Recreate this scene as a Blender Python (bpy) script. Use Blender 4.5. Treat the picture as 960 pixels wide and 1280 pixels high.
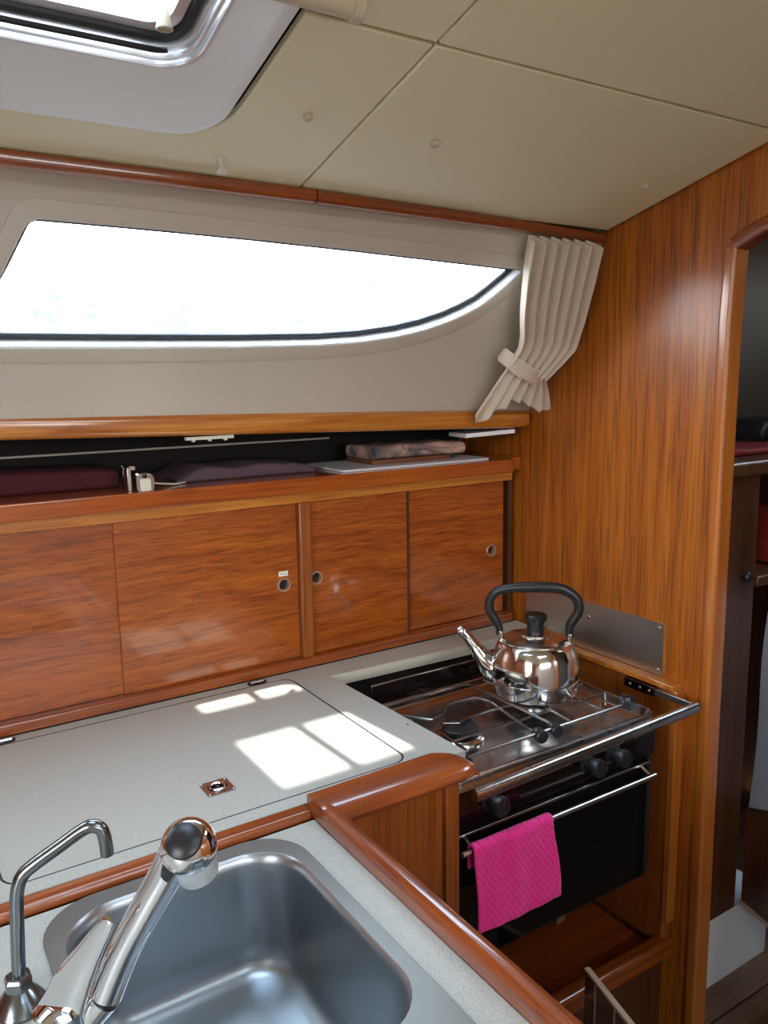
import bpy, bmesh, math, random
from mathutils import Vector, Matrix
from mathutils.geometry import tessellate_polygon
random.seed(7)
S = bpy.context.scene
COL = S.collection
for o in list(bpy.data.objects): bpy.data.objects.remove(o)

# ------------------------------------------------------------ camera
cd = bpy.data.cameras.new('camera'); cam = bpy.data.objects.new('camera', cd); COL.objects.link(cam)
cd.sensor_fit = 'HORIZONTAL'; cd.sensor_width = 36.0; cd.lens = 36.0*1015/960; cd.clip_start = .02
R3 = Matrix(((0.8399847, -0.1023731, 0.5328653), (-0.5423834, -0.1300304, 0.8300074), (-0.0156818, -0.9862109, -0.1647490)))
cm = Matrix.Identity(4)
for i in range(3):
    cm[i][0] = R3[i][0]; cm[i][1] = -R3[i][1]; cm[i][2] = -R3[i][2]
cm[2][3] = 1.55
cam.matrix_world = cm
S.camera = cam
# ------------------------------------------------------------ view, world, sun
S.view_settings.view_transform = 'Standard'; S.view_settings.look = 'None'
S.view_settings.gamma = 1; S.view_settings.use_curve_mapping = False
S.view_settings.exposure = 0.98
W = bpy.data.worlds.new('sky'); S.world = W; W.use_nodes = True
nt = W.node_tree; nt.nodes.clear()
def wn(t, **k):
    n = nt.nodes.new(t)
    for a, b in k.items(): setattr(n, a, b)
    return n
tc = wn('ShaderNodeTexCoord'); sx = wn('ShaderNodeSeparateXYZ')
nt.links.new(tc.outputs['Generated'], sx.inputs[0])
mp = wn('ShaderNodeMapping'); mp.inputs['Scale'].default_value = (14, 14, 9); nt.links.new(tc.outputs['Generated'], mp.inputs[0])
no = wn('ShaderNodeTexNoise'); no.inputs['Scale'].default_value = 2.0; no.inputs['Detail'].default_value = 8; nt.links.new(mp.outputs[0], no.inputs['Vector'])
# tree tops stand where the noise beats the elevation
mr = wn('ShaderNodeMapRange'); mr.inputs[1].default_value = .02; mr.inputs[2].default_value = .16; mr.inputs[3].default_value = .40; mr.inputs[4].default_value = .72
nt.links.new(sx.outputs[2], mr.inputs[0])
su = wn('ShaderNodeMath', operation='SUBTRACT'); nt.links.new(no.outputs[0], su.inputs[0]); nt.links.new(mr.outputs[0], su.inputs[1])
m2 = wn('ShaderNodeMapRange'); m2.inputs[1].default_value = -.01; m2.inputs[2].default_value = .05; nt.links.new(su.outputs[0], m2.inputs[0])
rp = wn('ShaderNodeValToRGB'); rp.color_ramp.elements[0].position = .48; rp.color_ramp.elements[0].color = (.42, .42, .40, 1)
rp.color_ramp.elements[1].position = .52; rp.color_ramp.elements[1].color = (1.0, .99, .97, 1)
e = rp.color_ramp.elements.new(.9); e.color = (.62, .80, 1.0, 1)
m3 = wn('ShaderNodeMapRange'); m3.inputs[1].default_value = -1; nt.links.new(sx.outputs[2], m3.inputs[0]); nt.links.new(m3.outputs[0], rp.inputs[0])
mx = wn('ShaderNodeMix', data_type='RGBA'); nt.links.new(m2.outputs[0], mx.inputs[0]); nt.links.new(rp.outputs[0], mx.inputs[6]); mx.inputs[7].default_value = (.040, .050, .062, 1)
bg = wn('ShaderNodeBackground'); bg.inputs[1].default_value = 8.0; nt.links.new(mx.outputs[2], bg.inputs[0])
wo = wn('ShaderNodeOutputWorld'); nt.links.new(bg.outputs[0], wo.inputs[0])

SUN = Vector((.345, .46, -1.0)).normalized()
sl = bpy.data.lights.new('sun', 'SUN'); sl.energy = 14; sl.angle = math.radians(.6); sl.color = (1, .95, .86)
so = bpy.data.objects.new('sun', sl); COL.objects.link(so); so.location = (-1, -1, 5)
so.rotation_euler = SUN.to_track_quat('-Z', 'Y').to_euler()
def portal(loc, d, sx_, sy_):
    l = bpy.data.lights.new('sky_portal', 'AREA'); l.shape = 'RECTANGLE'; l.size = sx_; l.size_y = sy_; l.cycles.is_portal = True
    o = bpy.data.objects.new('sky_portal', l); COL.objects.link(o); o.location = loc
    o.rotation_euler = Vector(d).to_track_quat('-Z', 'Y').to_euler()
portal((.6, 1.40, 1.73), (0, -.852, -.523), 1.5, .34)
portal((.13, .78, 2.03), (0, -.25, -1), .62, .62)
portal((-1.42, -.35, 1.42), (1, 0, 0), .95, 1.15)
portal((.3, -1.56, 1.66), (0, 1, 0), 1.5, .34)
portal((.55, -.22, 2.15), (0, 0, -1), .75, .6)
portal((2.25, .62, 2.10), (0, -.25, -1), .6, .6)

# ------------------------------------------------------------ materials
MATS = {}
def nmat(name):
    m = bpy.data.materials.new(name); m.use_nodes = True
    return m, m.node_tree, m.node_tree.nodes['Principled BSDF']
def mat(name, col, rough=.5, metal=0, coat=0, crough=.1, spec=.5, speck=None, sscale=300, bump=0, bscale=200, bdist=.001, stretch=None, var=0, vscale=4, sheen=0, trans=0):
    m, t, b = nmat(name); N = t.nodes; L = t.links
    b.inputs['Base Color'].default_value = (*col, 1); b.inputs['Roughness'].default_value = rough
    b.inputs['Metallic'].default_value = metal; b.inputs['Coat Weight'].default_value = coat; b.inputs['Coat Roughness'].default_value = crough
    b.inputs['Specular IOR Level'].default_value = spec
    if sheen: b.inputs['Sheen Weight'].default_value = sheen
    tc = N.new('ShaderNodeTexCoord'); mp = N.new('ShaderNodeMapping'); L.new(tc.outputs['Object'], mp.inputs[0])
    if stretch: mp.inputs['Scale'].default_value = stretch
    src = None
    if speck:
        n = N.new('ShaderNodeTexNoise'); n.inputs['Scale'].default_value = sscale; n.inputs['Detail'].default_value = 3; L.new(mp.outputs[0], n.inputs['Vector'])
        r = N.new('ShaderNodeValToRGB'); r.color_ramp.elements[0].position = .36; r.color_ramp.elements[1].position = .62
        r.color_ramp.elements[0].color = (*speck, 1); r.color_ramp.elements[1].color = (*col, 1)
        L.new(n.outputs[0], r.inputs[0]); L.new(r.outputs[0], b.inputs['Base Color']); src = r.outputs[0]
    if var:
        n = N.new('ShaderNodeTexNoise'); n.inputs['Scale'].default_value = vscale; n.inputs['Detail'].default_value = 5; L.new(mp.outputs[0], n.inputs['Vector'])
        r = N.new('ShaderNodeMapRange'); r.inputs[1].default_value = .3; r.inputs[2].default_value = .7
        r.inputs[3].default_value = max(.02, rough-var); r.inputs[4].default_value = rough+var
        L.new(n.outputs[0], r.inputs[0]); L.new(r.outputs[0], b.inputs['Roughness'])
    if bump:
        n = N.new('ShaderNodeTexNoise'); n.inputs['Scale'].default_value = bscale; n.inputs['Detail'].default_value = 4; L.new(mp.outputs[0], n.inputs['Vector'])
        bp = N.new('ShaderNodeBump'); bp.inputs['Strength'].default_value = bump; bp.inputs['Distance'].default_value = bdist
        L.new(n.outputs[0], bp.inputs['Height']); L.new(bp.outputs[0], b.inputs['Normal'])
    MATS[name] = m
    return m
def wood(name, dark, mid, light, scale, rough=.35, coat=.6, crough=.15, dist=1.2, pore=.35, pscale=None, bump=.15):
    m, t, b = nmat(name); N = t.nodes; L = t.links
    tc = N.new('ShaderNodeTexCoord'); mp = N.new('ShaderNodeMapping'); mp.inputs['Scale'].default_value = scale; L.new(tc.outputs['Object'], mp.inputs[0])
    n = N.new('ShaderNodeTexNoise'); n.inputs['Scale'].default_value = 1; n.inputs['Detail'].default_value = 7; n.inputs['Roughness'].default_value = .62; n.inputs['Distortion'].default_value = dist
    L.new(mp.outputs[0], n.inputs['Vector'])
    r = N.new('ShaderNodeValToRGB'); el = r.color_ramp.elements
    el[0].position = .30; el[0].color = (*dark, 1); el[1].position = .70; el[1].color = (*light, 1)
    x = el.new(.48); x.color = (*mid, 1)
    L.new(n.outputs[0], r.inputs[0])
    mp2 = N.new('ShaderNodeMapping'); mp2.inputs['Scale'].default_value = pscale or tuple(s*5 if s > 8 else s*1.6 for s in scale); L.new(tc.outputs['Object'], mp2.inputs[0])
    p = N.new('ShaderNodeTexNoise'); p.inputs['Scale'].default_value = 1; p.inputs['Detail'].default_value = 4; L.new(mp2.outputs[0], p.inputs['Vector'])
    pr = N.new('ShaderNodeMapRange'); pr.inputs[1].default_value = .36; pr.inputs[2].default_value = .52; pr.inputs[3].default_value = 1-pore; pr.inputs[4].default_value = 1
    L.new(p.outputs[0], pr.inputs[0])
    mx = N.new('ShaderNodeMix'); mx.data_type = 'RGBA'; mx.blend_type = 'MULTIPLY'; mx.inputs[0].default_value = 1
    cb = N.new('ShaderNodeCombineColor'); 
    for i in range(3): L.new(pr.outputs[0], cb.inputs[i])
    L.new(r.outputs[0], mx.inputs[6]); L.new(cb.outputs[0], mx.inputs[7]); L.new(mx.outputs[2], b.inputs['Base Color'])
    b.inputs['Roughness'].default_value = rough; b.inputs['Coat Weight'].default_value = coat; b.inputs['Coat Roughness'].default_value = crough
    bp = N.new('ShaderNodeBump'); bp.inputs['Strength'].default_value = bump; bp.inputs['Distance'].default_value = .0006
    L.new(pr.outputs[0], bp.inputs['Height']); L.new(bp.outputs[0], b.inputs['Normal'])
    MATS[name] = m
    return m
wood('teak_bulkhead', (.30, .066, .005), (.42, .112, .007), (.55, .170, .015), (34, 34, .9), rough=.42, coat=.55, crough=.24, dist=.35, pore=.5, pscale=(260, 260, 7))
wood('teak_door', (.22, .042, .003), (.34, .073, .005), (.46, .122, .010), (3.4, 40, 46), rough=.33, coat=.9, crough=.08, dist=.9, pore=.38, pscale=(22, 80, 330))
wood('teak_trim', (.15, .026, .003), (.25, .048, .005), (.36, .082, .009), (3, 45, 45), rough=.3, coat=1, crough=.1, dist=.8, pore=.25)
wood('teak_shelf', (.24, .042, .004), (.37, .072, .006), (.47, .115, .011), (3, 45, 45), rough=.3, coat=1, crough=.1, dist=.8, pore=.25)
wood('teak_trim_mid', (.24, .050, .005), (.40, .098, .009), (.55, .17, .02), (3, 45, 45), rough=.3, coat=1, crough=.1, dist=.8, pore=.25)
wood('teak_trim_light', (.33, .085, .008), (.50, .16, .018), (.68, .28, .045), (2.5, 40, 40), rough=.3, coat=1, crough=.12, dist=1, pore=.2)
wood('teak_trim_y', (.15, .026, .003), (.24, .046, .005), (.34, .075, .008), (45, 3, 45), rough=.3, coat=1, crough=.09, dist=.8, pore=.25)
wood('teak_vert', (.20, .045, .005), (.27, .068, .008), (.34, .095, .012), (34, 34, 1.0), rough=.4, coat=.5, crough=.2, dist=.35, pore=.35, pscale=(220, 220, 6))
wood('teak_jamb', (.34, .085, .010), (.42, .12, .016), (.50, .16, .022), (40, 40, 1.2), rough=.3, coat=1, crough=.14, dist=.4, pore=.2)
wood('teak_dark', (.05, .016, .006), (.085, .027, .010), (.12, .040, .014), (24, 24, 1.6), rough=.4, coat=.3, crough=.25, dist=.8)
wood('floor_wood', (.10, .05, .025), (.17, .085, .045), (.23, .12, .07), (2, 30, 30), rough=.4, coat=.3, crough=.25, dist=.8)
mat('headliner', (.84, .80, .55), rough=.55, bump=.35, bscale=420, bdist=.0008)
mat('liner', (.60, .54, .46), rough=.32, spec=.5, bump=.05, bscale=15)
mat('white_gelcoat', (.86, .90, .92), rough=.28, bump=.03, bscale=20)
mat('laminate', (.52, .51, .44), rough=.38, speck=(.41, .405, .355), sscale=420)
mat('lam_edge', (.62, .58, .48), rough=.4)
mat('steel', (.66, .64, .62), rough=.12, metal=1, var=.05, vscale=9)
mat('brushed', (.40, .43, .45), rough=.33, metal=1, stretch=(300, 8, 8), bump=.06, bscale=3, bdist=.0004)
mat('splash_steel', (.62, .60, .56), rough=.36, metal=1, stretch=(8, 4, 300), bump=.05, bscale=3, bdist=.0004)
mat('chrome', (.82, .82, .84), rough=.04, metal=1)
mat('pump_metal', (.22, .24, .25), rough=.22, metal=1)
mat('alu', (.80, .83, .88), rough=.28, metal=.75)
mat('grid_steel', (.30, .29, .28), rough=.25, metal=1)
mat('wire', (.55, .54, .52), rough=.25, metal=1)
mat('black_plastic', (.012, .012, .014), rough=.35, spec=.5)
mat('black_rubber', (.015, .015, .017), rough=.5)
mat('black_glass', (.003, .003, .004), rough=.05, spec=.25)
mat('panel_dark', (.05, .035, .032), rough=.12, metal=.9)
mat('dark_void', (.012, .008, .006), rough=.8)  # near-black for recess backs and gaps, painting in their shade
mat('hob_steel', (.50, .50, .49), rough=.24, metal=1, var=.08, vscale=14)
mat('kettle_lid', (.60, .57, .54), rough=.22, metal=1)
mat('rim_steel', (.25, .245, .22), rough=.42, metal=1)
mat('burner', (.012, .012, .013), rough=.45)
mat('towel_pink', (.80, .015, .24), rough=.9, sheen=.25)
mat('curtain', (.74, .63, .51), rough=.5, sheen=.3, bump=.1, bscale=600, bdist=.0004)
mat('beige_plastic', (.55, .47, .33), rough=.4)
mat('pale_plastic', (.70, .68, .58), rough=.4)
mat('paper', (.75, .72, .62), rough=.8)
mat('nozzle_face', (.50, .56, .58), rough=.2, metal=.4)
mat('ink', (.03, .03, .04), rough=.8)
mat('maroon', (.06, .004, .008), rough=.85, bump=.4, bscale=120, bdist=.003)
mat('mauve', (.10, .06, .08), rough=.85, bump=.3, bscale=40, bdist=.003)
mat('towel_peach', (.58, .36, .28), rough=.9, speck=(.10, .09, .10), sscale=22, bump=.5, bscale=260, bdist=.002)
mat('brown_board', (.16, .055, .022), rough=.5)
mat('white_tray', (.68, .68, .70), rough=.35)
mat('hole_ring', (.62, .38, .26), rough=.25, metal=.6)
mat('cushion', (.30, .32, .38), rough=.35, bump=.3, bscale=6, bdist=.01)
mat('cabin_liner', (.30, .29, .25), rough=.6)  # darker than the galley liner, dim cabin light put into the colour
mat('red', (.20, .010, .006), rough=.7)
mat('deck', (.70, .70, .68), rough=.6)
mat('canvas', (.10, .13, .22), rough=.9)
mat('board_face', (.14, .085, .055), rough=.25)
mat('pale_wood', (.52, .38, .27), rough=.5)
def glassy(name, tint, white, rough=.05, scale=90, gl=.08):
    m, t, b = nmat(name); N = t.nodes; L = t.links; N.remove(b)
    tr = N.new('ShaderNodeBsdfTransparent'); tr.inputs[0].default_value = (*tint, 1)
    df = N.new('ShaderNodeBsdfTranslucent'); df.inputs[0].default_value = (.9, .93, .97, 1)
    gs = N.new('ShaderNodeBsdfGlossy'); gs.inputs['Roughness'].default_value = rough
    tc = N.new('ShaderNodeTexCoord'); n = N.new('ShaderNodeTexNoise'); n.inputs['Scale'].default_value = scale; n.inputs['Detail'].default_value = 6
    L.new(tc.outputs['Object'], n.inputs['Vector'])
    r = N.new('ShaderNodeMapRange'); r.inputs[1].default_value = .45; r.inputs[2].default_value = .7; r.inputs[3].default_value = white*.5; r.inputs[4].default_value = white*2
    L.new(n.outputs[0], r.inputs[0])
    a = N.new('ShaderNodeMixShader'); L.new(r.outputs[0], a.inputs[0]); L.new(tr.outputs[0], a.inputs[1]); L.new(df.outputs[0], a.inputs[2])
    c = N.new('ShaderNodeMixShader'); c.inputs[0].default_value = gl; L.new(a.outputs[0], c.inputs[1]); L.new(gs.outputs[0], c.inputs[2])
    L.new(c.outputs[0], N['Material Output'].inputs[0]); MATS[name] = m
glassy('window_glass', (.93, .95, .97), .06)
glassy('hatch_acrylic', (.84, .87, .90), .10, scale=160)
# waffle weave on the pink towel
_m = MATS['towel_pink']; _N = _m.node_tree.nodes; _L = _m.node_tree.links; _b = _N['Principled BSDF']
_tc = _N.new('ShaderNodeTexCoord'); _v = _N.new('ShaderNodeTexVoronoi'); _v.inputs['Scale'].default_value = 110
_mp = _N.new('ShaderNodeMapping'); _mp.inputs['Rotation'].default_value = (0, .6, 0); _mp.inputs['Scale'].default_value = (1, .15, 1)
_v.inputs['Randomness'].default_value = .25
_L.new(_tc.outputs['Object'], _mp.inputs[0]); _L.new(_mp.outputs[0], _v.inputs['Vector'])
_bp = _N.new('ShaderNodeBump'); _bp.inputs['Strength'].default_value = .9; _bp.inputs['Distance'].default_value = .004
_L.new(_v.outputs['Distance'], _bp.inputs['Height']); _L.new(_bp.outputs[0], _b.inputs['Normal'])

# ------------------------------------------------------------ helpers
WL = {}
def tag(o, label=None, cat=None, group=None, kind=None):
    if label: o['label'] = label
    if cat: o['category'] = cat
    if group: o['group'] = group
    if kind: o['kind'] = kind
    return o
def thing(name, loc, label, cat, group=None):
    o = bpy.data.objects.new(name, None); COL.objects.link(o); o.location = loc; o.empty_display_size = .03
    WL[o.name] = Vector(loc)
    return tag(o, label, cat, group)
def obj(name, bm, m, parent=None, smooth=True, bevel=0, bseg=2, angle=35):
    bmesh.ops.remove_doubles(bm, verts=bm.verts, dist=1e-6)
    bmesh.ops.recalc_face_normals(bm, faces=bm.faces)
    xs = [v.co for v in bm.verts]
    lo = Vector((min(v.x for v in xs), min(v.y for v in xs), min(v.z for v in xs)))
    hi = Vector((max(v.x for v in xs), max(v.y for v in xs), max(v.z for v in xs)))
    c = Vector(((lo.x+hi.x)/2, (lo.y+hi.y)/2, lo.z))
    for v in bm.verts: v.co -= c
    if smooth:
        for f in bm.faces: f.smooth = True
    me = bpy.data.meshes.new(name); bm.to_mesh(me); bm.free()
    if smooth:
        try: me.set_sharp_from_angle(angle=math.radians(angle))
        except Exception: pass
    o = bpy.data.objects.new(name, me); COL.objects.link(o)
    me.materials.append(MATS[m] if isinstance(m, str) else m)
    WL[o.name] = c
    if parent:
        o.parent = parent; o.location = c - WL[parent.name]
    else: o.location = c
    if bevel:
        b = o.modifiers.new('bevel', 'BEVEL'); b.width = bevel; b.segments = bseg; b.limit_method = 'ANGLE'; b.angle_limit = math.radians(40)
        b.harden_normals = False
    return o
def B(): return bmesh.new()
def box(bm, x0, x1, y0, y1, z0, z1, f=None):
    vs = [Vector((x, y, z)) for x in (x0, x1) for y in (y0, y1) for z in (z0, z1)]
    if f: vs = [f(v) for v in vs]
    v = [bm.verts.new(p) for p in vs]
    for q in ((0, 1, 3, 2), (4, 6, 7, 5), (0, 4, 5, 1), (2, 3, 7, 6), (0, 2, 6, 4), (1, 5, 7, 3)): bm.faces.new([v[i] for i in q])
    return bm
def bx(*a, f=None): return box(B(), *a, f=f)
def rr(x0, x1, y0, y1, r, n=8):
    P = []
    for cx, cy, a0 in ((x1-r, y1-r, 0), (x0+r, y1-r, 90), (x0+r, y0+r, 180), (x1-r, y0+r, 270)):
        for i in range(n+1):
            a = math.radians(a0+90*i/n); P.append((cx+r*math.cos(a), cy+r*math.sin(a)))
    return P
def plate(bm, outer, holes, f, d0, d1):
    """flat slab in a local frame: f(a, b, d) -> point; outer and holes are (a, b) loops"""
    loops = [outer]+list(holes)
    idx = tessellate_polygon([[Vector((a, b, 0)) for a, b in l] for l in loops])
    flat = [p for l in loops for p in l]
    top = [bm.verts.new(f(a, b, d0)) for a, b in flat]; bot = [bm.verts.new(f(a, b, d1)) for a, b in flat]
    for t in idx:
        try: bm.faces.new([top[i] for i in t]); bm.faces.new([bot[i] for i in reversed(t)])
        except ValueError: pass
    k = 0
    for l in loops:
        n = len(l)
        for i in range(n):
            a, b = k+i, k+(i+1) % n
            try: bm.faces.new([top[a], top[b], bot[b], bot[a]])
            except ValueError: pass
        k += n
    return bm
def loft(bm, rings, cap0=False, cap1=False, closed=True):
    R = [[bm.verts.new(p) for p in r] for r in rings]; n = len(R[0])
    for a, b in zip(R, R[1:]):
        for i in range(n if closed else n-1):
            j = (i+1) % n
            try: bm.faces.new([a[i], a[j], b[j], b[i]])
            except ValueError: pass
    if cap0: bm.faces.new(R[0][::-1])
    if cap1: bm.faces.new(R[-1])
    return bm
def basis(d):
    d = Vector(d).normalized(); a = Vector((0, 0, 1)) if abs(d.z) < .9 else Vector((1, 0, 0))
    u = d.cross(a).normalized(); return u, d.cross(u).normalized(), d
def lathe(bm, prof, c, axis=(0, 0, 1), seg=40):
    u, v, d = basis(axis); c = Vector(c); rings = []
    for r, h in prof:
        r = max(r, 1e-5)
        rings.append([c+d*h+(u*math.cos(2*math.pi*i/seg)+v*math.sin(2*math.pi*i/seg))*r for i in range(seg)])
    return loft(bm, rings, True, True)
def smooth_path(pts, n=6):
    pts = [Vector(p) for p in pts]; out = []
    for i in range(len(pts)-1):
        p0 = pts[max(i-1, 0)]; p1 = pts[i]; p2 = pts[i+1]; p3 = pts[min(i+2, len(pts)-1)]
        for k in range(n):
            t = k/n
            out.append(.5*((2*p1)+(p2-p0)*t+(2*p0-5*p1+4*p2-p3)*t*t+(3*p1-p0-3*p2+p3)*t**3))
    out.append(pts[-1]); return out
def tube(bm, pts, r, seg=12, sm=0, closed=False, flat=1.0, ref=None):
    """round bar along pts; r a number or list; flat squeezes the section along ref"""
    m = len(pts)
    rs = r if isinstance(r, (list, tuple)) else [r]*m
    if sm:
        q = smooth_path(pts, sm); rs2 = []
        for i in range(m-1):
            for k in range(sm): t = k/sm; rs2.append(rs[i]*(1-t)+rs[i+1]*t)
        rs = rs2+[rs[-1]]; pts = q
    pts = [Vector(p) for p in pts]; m = len(pts)
    T = []
    for i in range(m):
        a = pts[(i-1) % m] if (closed or i) else pts[i]; b = pts[(i+1) % m] if (closed or i < m-1) else pts[i]
        T.append((b-a).normalized())
    u = Vector(ref) if ref else basis(T[0])[0]
    rings = []
    for i in range(m):
        u = (u-T[i]*u.dot(T[i])).normalized(); v = T[i].cross(u)
        rings.append([pts[i]+(u*math.cos(2*math.pi*k/seg)*flat+v*math.sin(2*math.pi*k/seg))*rs[i] for k in range(seg)])
    if closed: rings.append(rings[0]); return loft(bm, rings)
    return loft(bm, rings, True, True)
def sweep(bm, pts, N, prof, closed=False):
    """sweep a closed (side, normal) profile along pts lying in the plane with normal N, mitred"""
    pts = [Vector(p) for p in pts]; N = Vector(N).normalized(); m = len(pts); rings = []
    for i in range(m):
        t1 = (pts[i]-pts[i-1]).normalized() if (i or closed) else None
        t2 = (pts[(i+1) % m]-pts[i]).normalized() if (i < m-1 or closed) else None
        t1 = t1 or t2; t2 = t2 or t1
        s = N.cross(t1)+N.cross(t2); s.normalize(); k = 1/max(.3, s.dot(N.cross(t1).normalized()))
        rings.append([pts[i]+s*a*k+N*b for a, b in prof])
    if closed: rings.append(rings[0]); return loft(bm, rings)
    return loft(bm, rings, True, True)
def prr(a0, a1, b0, b1, r, n=5): return rr(a0, a1, b0, b1, r, n)
def screw(c, axis, parent, r=.0045, name='screw', m='wire'):
    b = lathe(B(), [(r, 0), (r, .0008), (r*.8, .0022), (r*.3, .0028), (r*.25, .0015)], c, axis, 14)
    return obj(name, b, m, parent)
XY = lambda z: (lambda a, b, d: Vector((a, b, z+d)))

# ------------------------------------------------------------ setting: hull, ceiling, floor
def zc(y): return 1.849+.26*(1.269-y)
UN = Vector((0, .26, 1)).normalized()
def CE(a, b, d): return Vector((a, b, zc(b)))+UN*d            # on the sloping headliner, d upwards
PN = Vector((0, .852, .523))
def PL(a, z, d=0): return Vector((a, 1.5-(z-1.475)*.6133, z))+PN*d   # on the sloping hull liner, d outwards

fl = B(); box(fl, -1.5, 4.2, -1.7, 2.1, -.04, 0)
tag(obj('floor', fl, 'floor_wood'), kind='structure')
b = B()
for i in range(16):
    y = -.4+i*.11
    box(b, 1.45, 3.8, y, y+.106, .0005, .012)
tag(obj('floor', b, 'floor_wood', bevel=.001), kind='structure')

HATCH_IN = rr(-.115, .392, .48, 1.003, .05)
b = B(); plate(b, [(-1.5, .3), (4.2, .3), (4.2, 1.36), (-1.5, 1.36)], [rr(-.13, .40, .465, 1.015, .05), rr(1.95, 2.55, .35, .90, .05)], CE, .022, .034)
tag(obj('ceiling', b, 'dark_void', smooth=False), kind='structure')
b = B(); plate(b, [(-1.5, -.7), (4.2, -.7), (4.2, .3), (-1.5, .3)], [rr(.2, .9, -.5, .05, .05)], XY(zc(.3)+.022), 0, .028); box(b, -1.5, 4.2, -1.7, -.7, 0, .03, f=lambda v: Vector((v.x, v.y, v.z+zc(.3)+.022-(-.7-v.y)*.26)))  # unseen roof opening added to bring more daylight inside
tag(obj('ceiling', b, 'headliner', smooth=False), kind='structure')
# deck on top, with the same hatch hole
b = B(); plate(b, [(-1.5, .28), (4.2, .28), (4.2, 1.30), (-1.5, 1.30)], [rr(-.13, .40, .465, 1.015, .05), rr(1.95, 2.55, .35, .90, .05)], CE, .05, .062)
tag(obj('ceiling', b, 'deck', smooth=False), kind='structure')
# headliner panels
def hpanel(poly, label):
    o = obj('ceiling_panel', plate(B(), poly, [], CE, 0, .012), 'headliner', bevel=.0025, bseg=2)
    return tag(o, label, 'ceiling panel')
hpanel([(.6485, .874), (1.392, .874), (1.392, 1.262), (.6485, 1.262)], 'cream vinyl headliner panel next to the teak bulkhead, above the curtain')
arc = [(.468-.084+.084*math.cos(math.radians(a)), 1.1425-.076+.076*math.sin(math.radians(a))) for a in range(0, 91, 10)]
hpanel([(-1.45, 1.262), (-1.45, 1.1425)]+[p for p in reversed(arc)]+[(.468, .874), (.6445, .874), (.6445, 1.262)], 'cream vinyl headliner panel wrapped around the rounded corner of the roof hatch')
hpanel([(.6485, .32), (1.392, .32), (1.392, .869), (.6485, .869)], 'large cream vinyl headliner panel nearest the viewer beside the teak bulkhead')
hpanel([(.466, .32), (.6445, .32), (.6445, .869), (.466, .869)], 'narrow cream vinyl headliner panel between roof hatch and large panel, behind the blind tube')
hpanel([(-1.45, .32), (-.185, .32), (-.185, 1.14), (-1.45, 1.14)], 'cream vinyl headliner panel on the far left side of the roof hatch')

# hull liner with window hole
WIN = [(.150, 1.618), (.171, 1.655), (.205, 1.716), (.232, 1.772), (.238, 1.780), (.250, 1.7845), (.40, 1.784), (.60, 1.7815), (.80, 1.777), (1.00, 1.7715), (1.18, 1.7665), (1.196, 1.7645), (1.199, 1.760),
       (1.180, 1.740), (1.150, 1.713), (1.125, 1.693), (1.09, 1.675), (1.055, 1.660), (1.00, 1.643), (.94, 1.630), (.86, 1.619), (.77, 1.6125), (.60, 1.608), (.40, 1.606), (.20, 1.605), (.155, 1.606)]
b = B(); plate(b, [(-1.5, 1.462), (1.398, 1.462), (1.398, 1.846), (-1.5, 1.846)], [WIN, rr(-1.2, -.1, 1.62, 1.78, .03)], PL, 0, .034)
wb = tag(obj('wall_back', b, 'liner', smooth=False), kind='structure')
# raised moulding around the window
def grow(poly, d):
    n = len(poly); out = []
    ar = sum(poly[i][0]*poly[(i+1) % n][1]-poly[(i+1) % n][0]*poly[i][1] for i in range(n))
    sg = 1 if ar > 0 else -1
    for i in range(n):
        a = Vector(poly[i-1]); p = Vector(poly[i]); c = Vector(poly[(i+1) % n])
        t1 = (p-a).normalized(); t2 = (c-p).normalized(); nn = (Vector((t1.y, -t1.x))+Vector((t2.y, -t2.x)))*sg
        nn.normalize(); k = 1/max(.5, nn.dot(Vector((t1.y, -t1.x))*sg)); q = p+nn*d*k; out.append((q.x, q.y))
    return out
MO = grow(WIN, .024)
b = B(); rings = []
for g, d in ((.0002, .010), (.0002, -.0022), (.0012, -.0032), (.022, -.0032), (.025, -.002), (.026, .001)):
    rings.append([PL(x, z, d) for x, z in grow(WIN, g)])
loft(b, rings)
obj('window_frame', b, 'liner', wb, angle=25)
b = B(); loft(b, [[PL(x, z, d) for x, z in grow(WIN, g)] for g, d in ((-.0002, -.0015), (-.0002, .0255), (-.0012, .0255), (-.0012, -.0005))])
obj('window_reveal', b, 'white_gelcoat', wb)  # whiter than the liner, daylight on the reveal put into the colour
w1 = tag(obj('window_1', plate(B(), grow(WIN, -.001), [], PL, .026, .032), 'window_glass', smooth=False), kind='structure')
b = B(); loft(b, [[PL(x, z, d) for x, z in grow(WIN, g)] for g, d in ((-.0014, .0258), (-.0014, .021), (-.003, .0185), (-.0085, .0185), (-.0105, .021), (-.0105, .0258))])
obj('gasket', b, 'black_rubber', w1)
w2 = tag(obj('window_2', plate(B(), rr(-1.2, -.1, 1.62, 1.78, .03), [], PL, .026, .032), 'window_glass', smooth=False), kind='structure')
# hull side below the deck, behind the lockers
b = B(); box(b, -1.5, 4.2, 1.96, 2.0, 0, 1.48); box(b, -1.5, 1.4, 1.535, 2.0, 1.466, 1.475)
tag(obj('wall_back', b, 'dark_void', smooth=False), kind='structure')
b = B(); box(b, -1.45, 1.4, 1.79, 1.80, .95, 1.46); tag(obj('wall_back', b, 'dark_void', smooth=False), kind='structure')  # near-black paint for the shade behind the shelf
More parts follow.
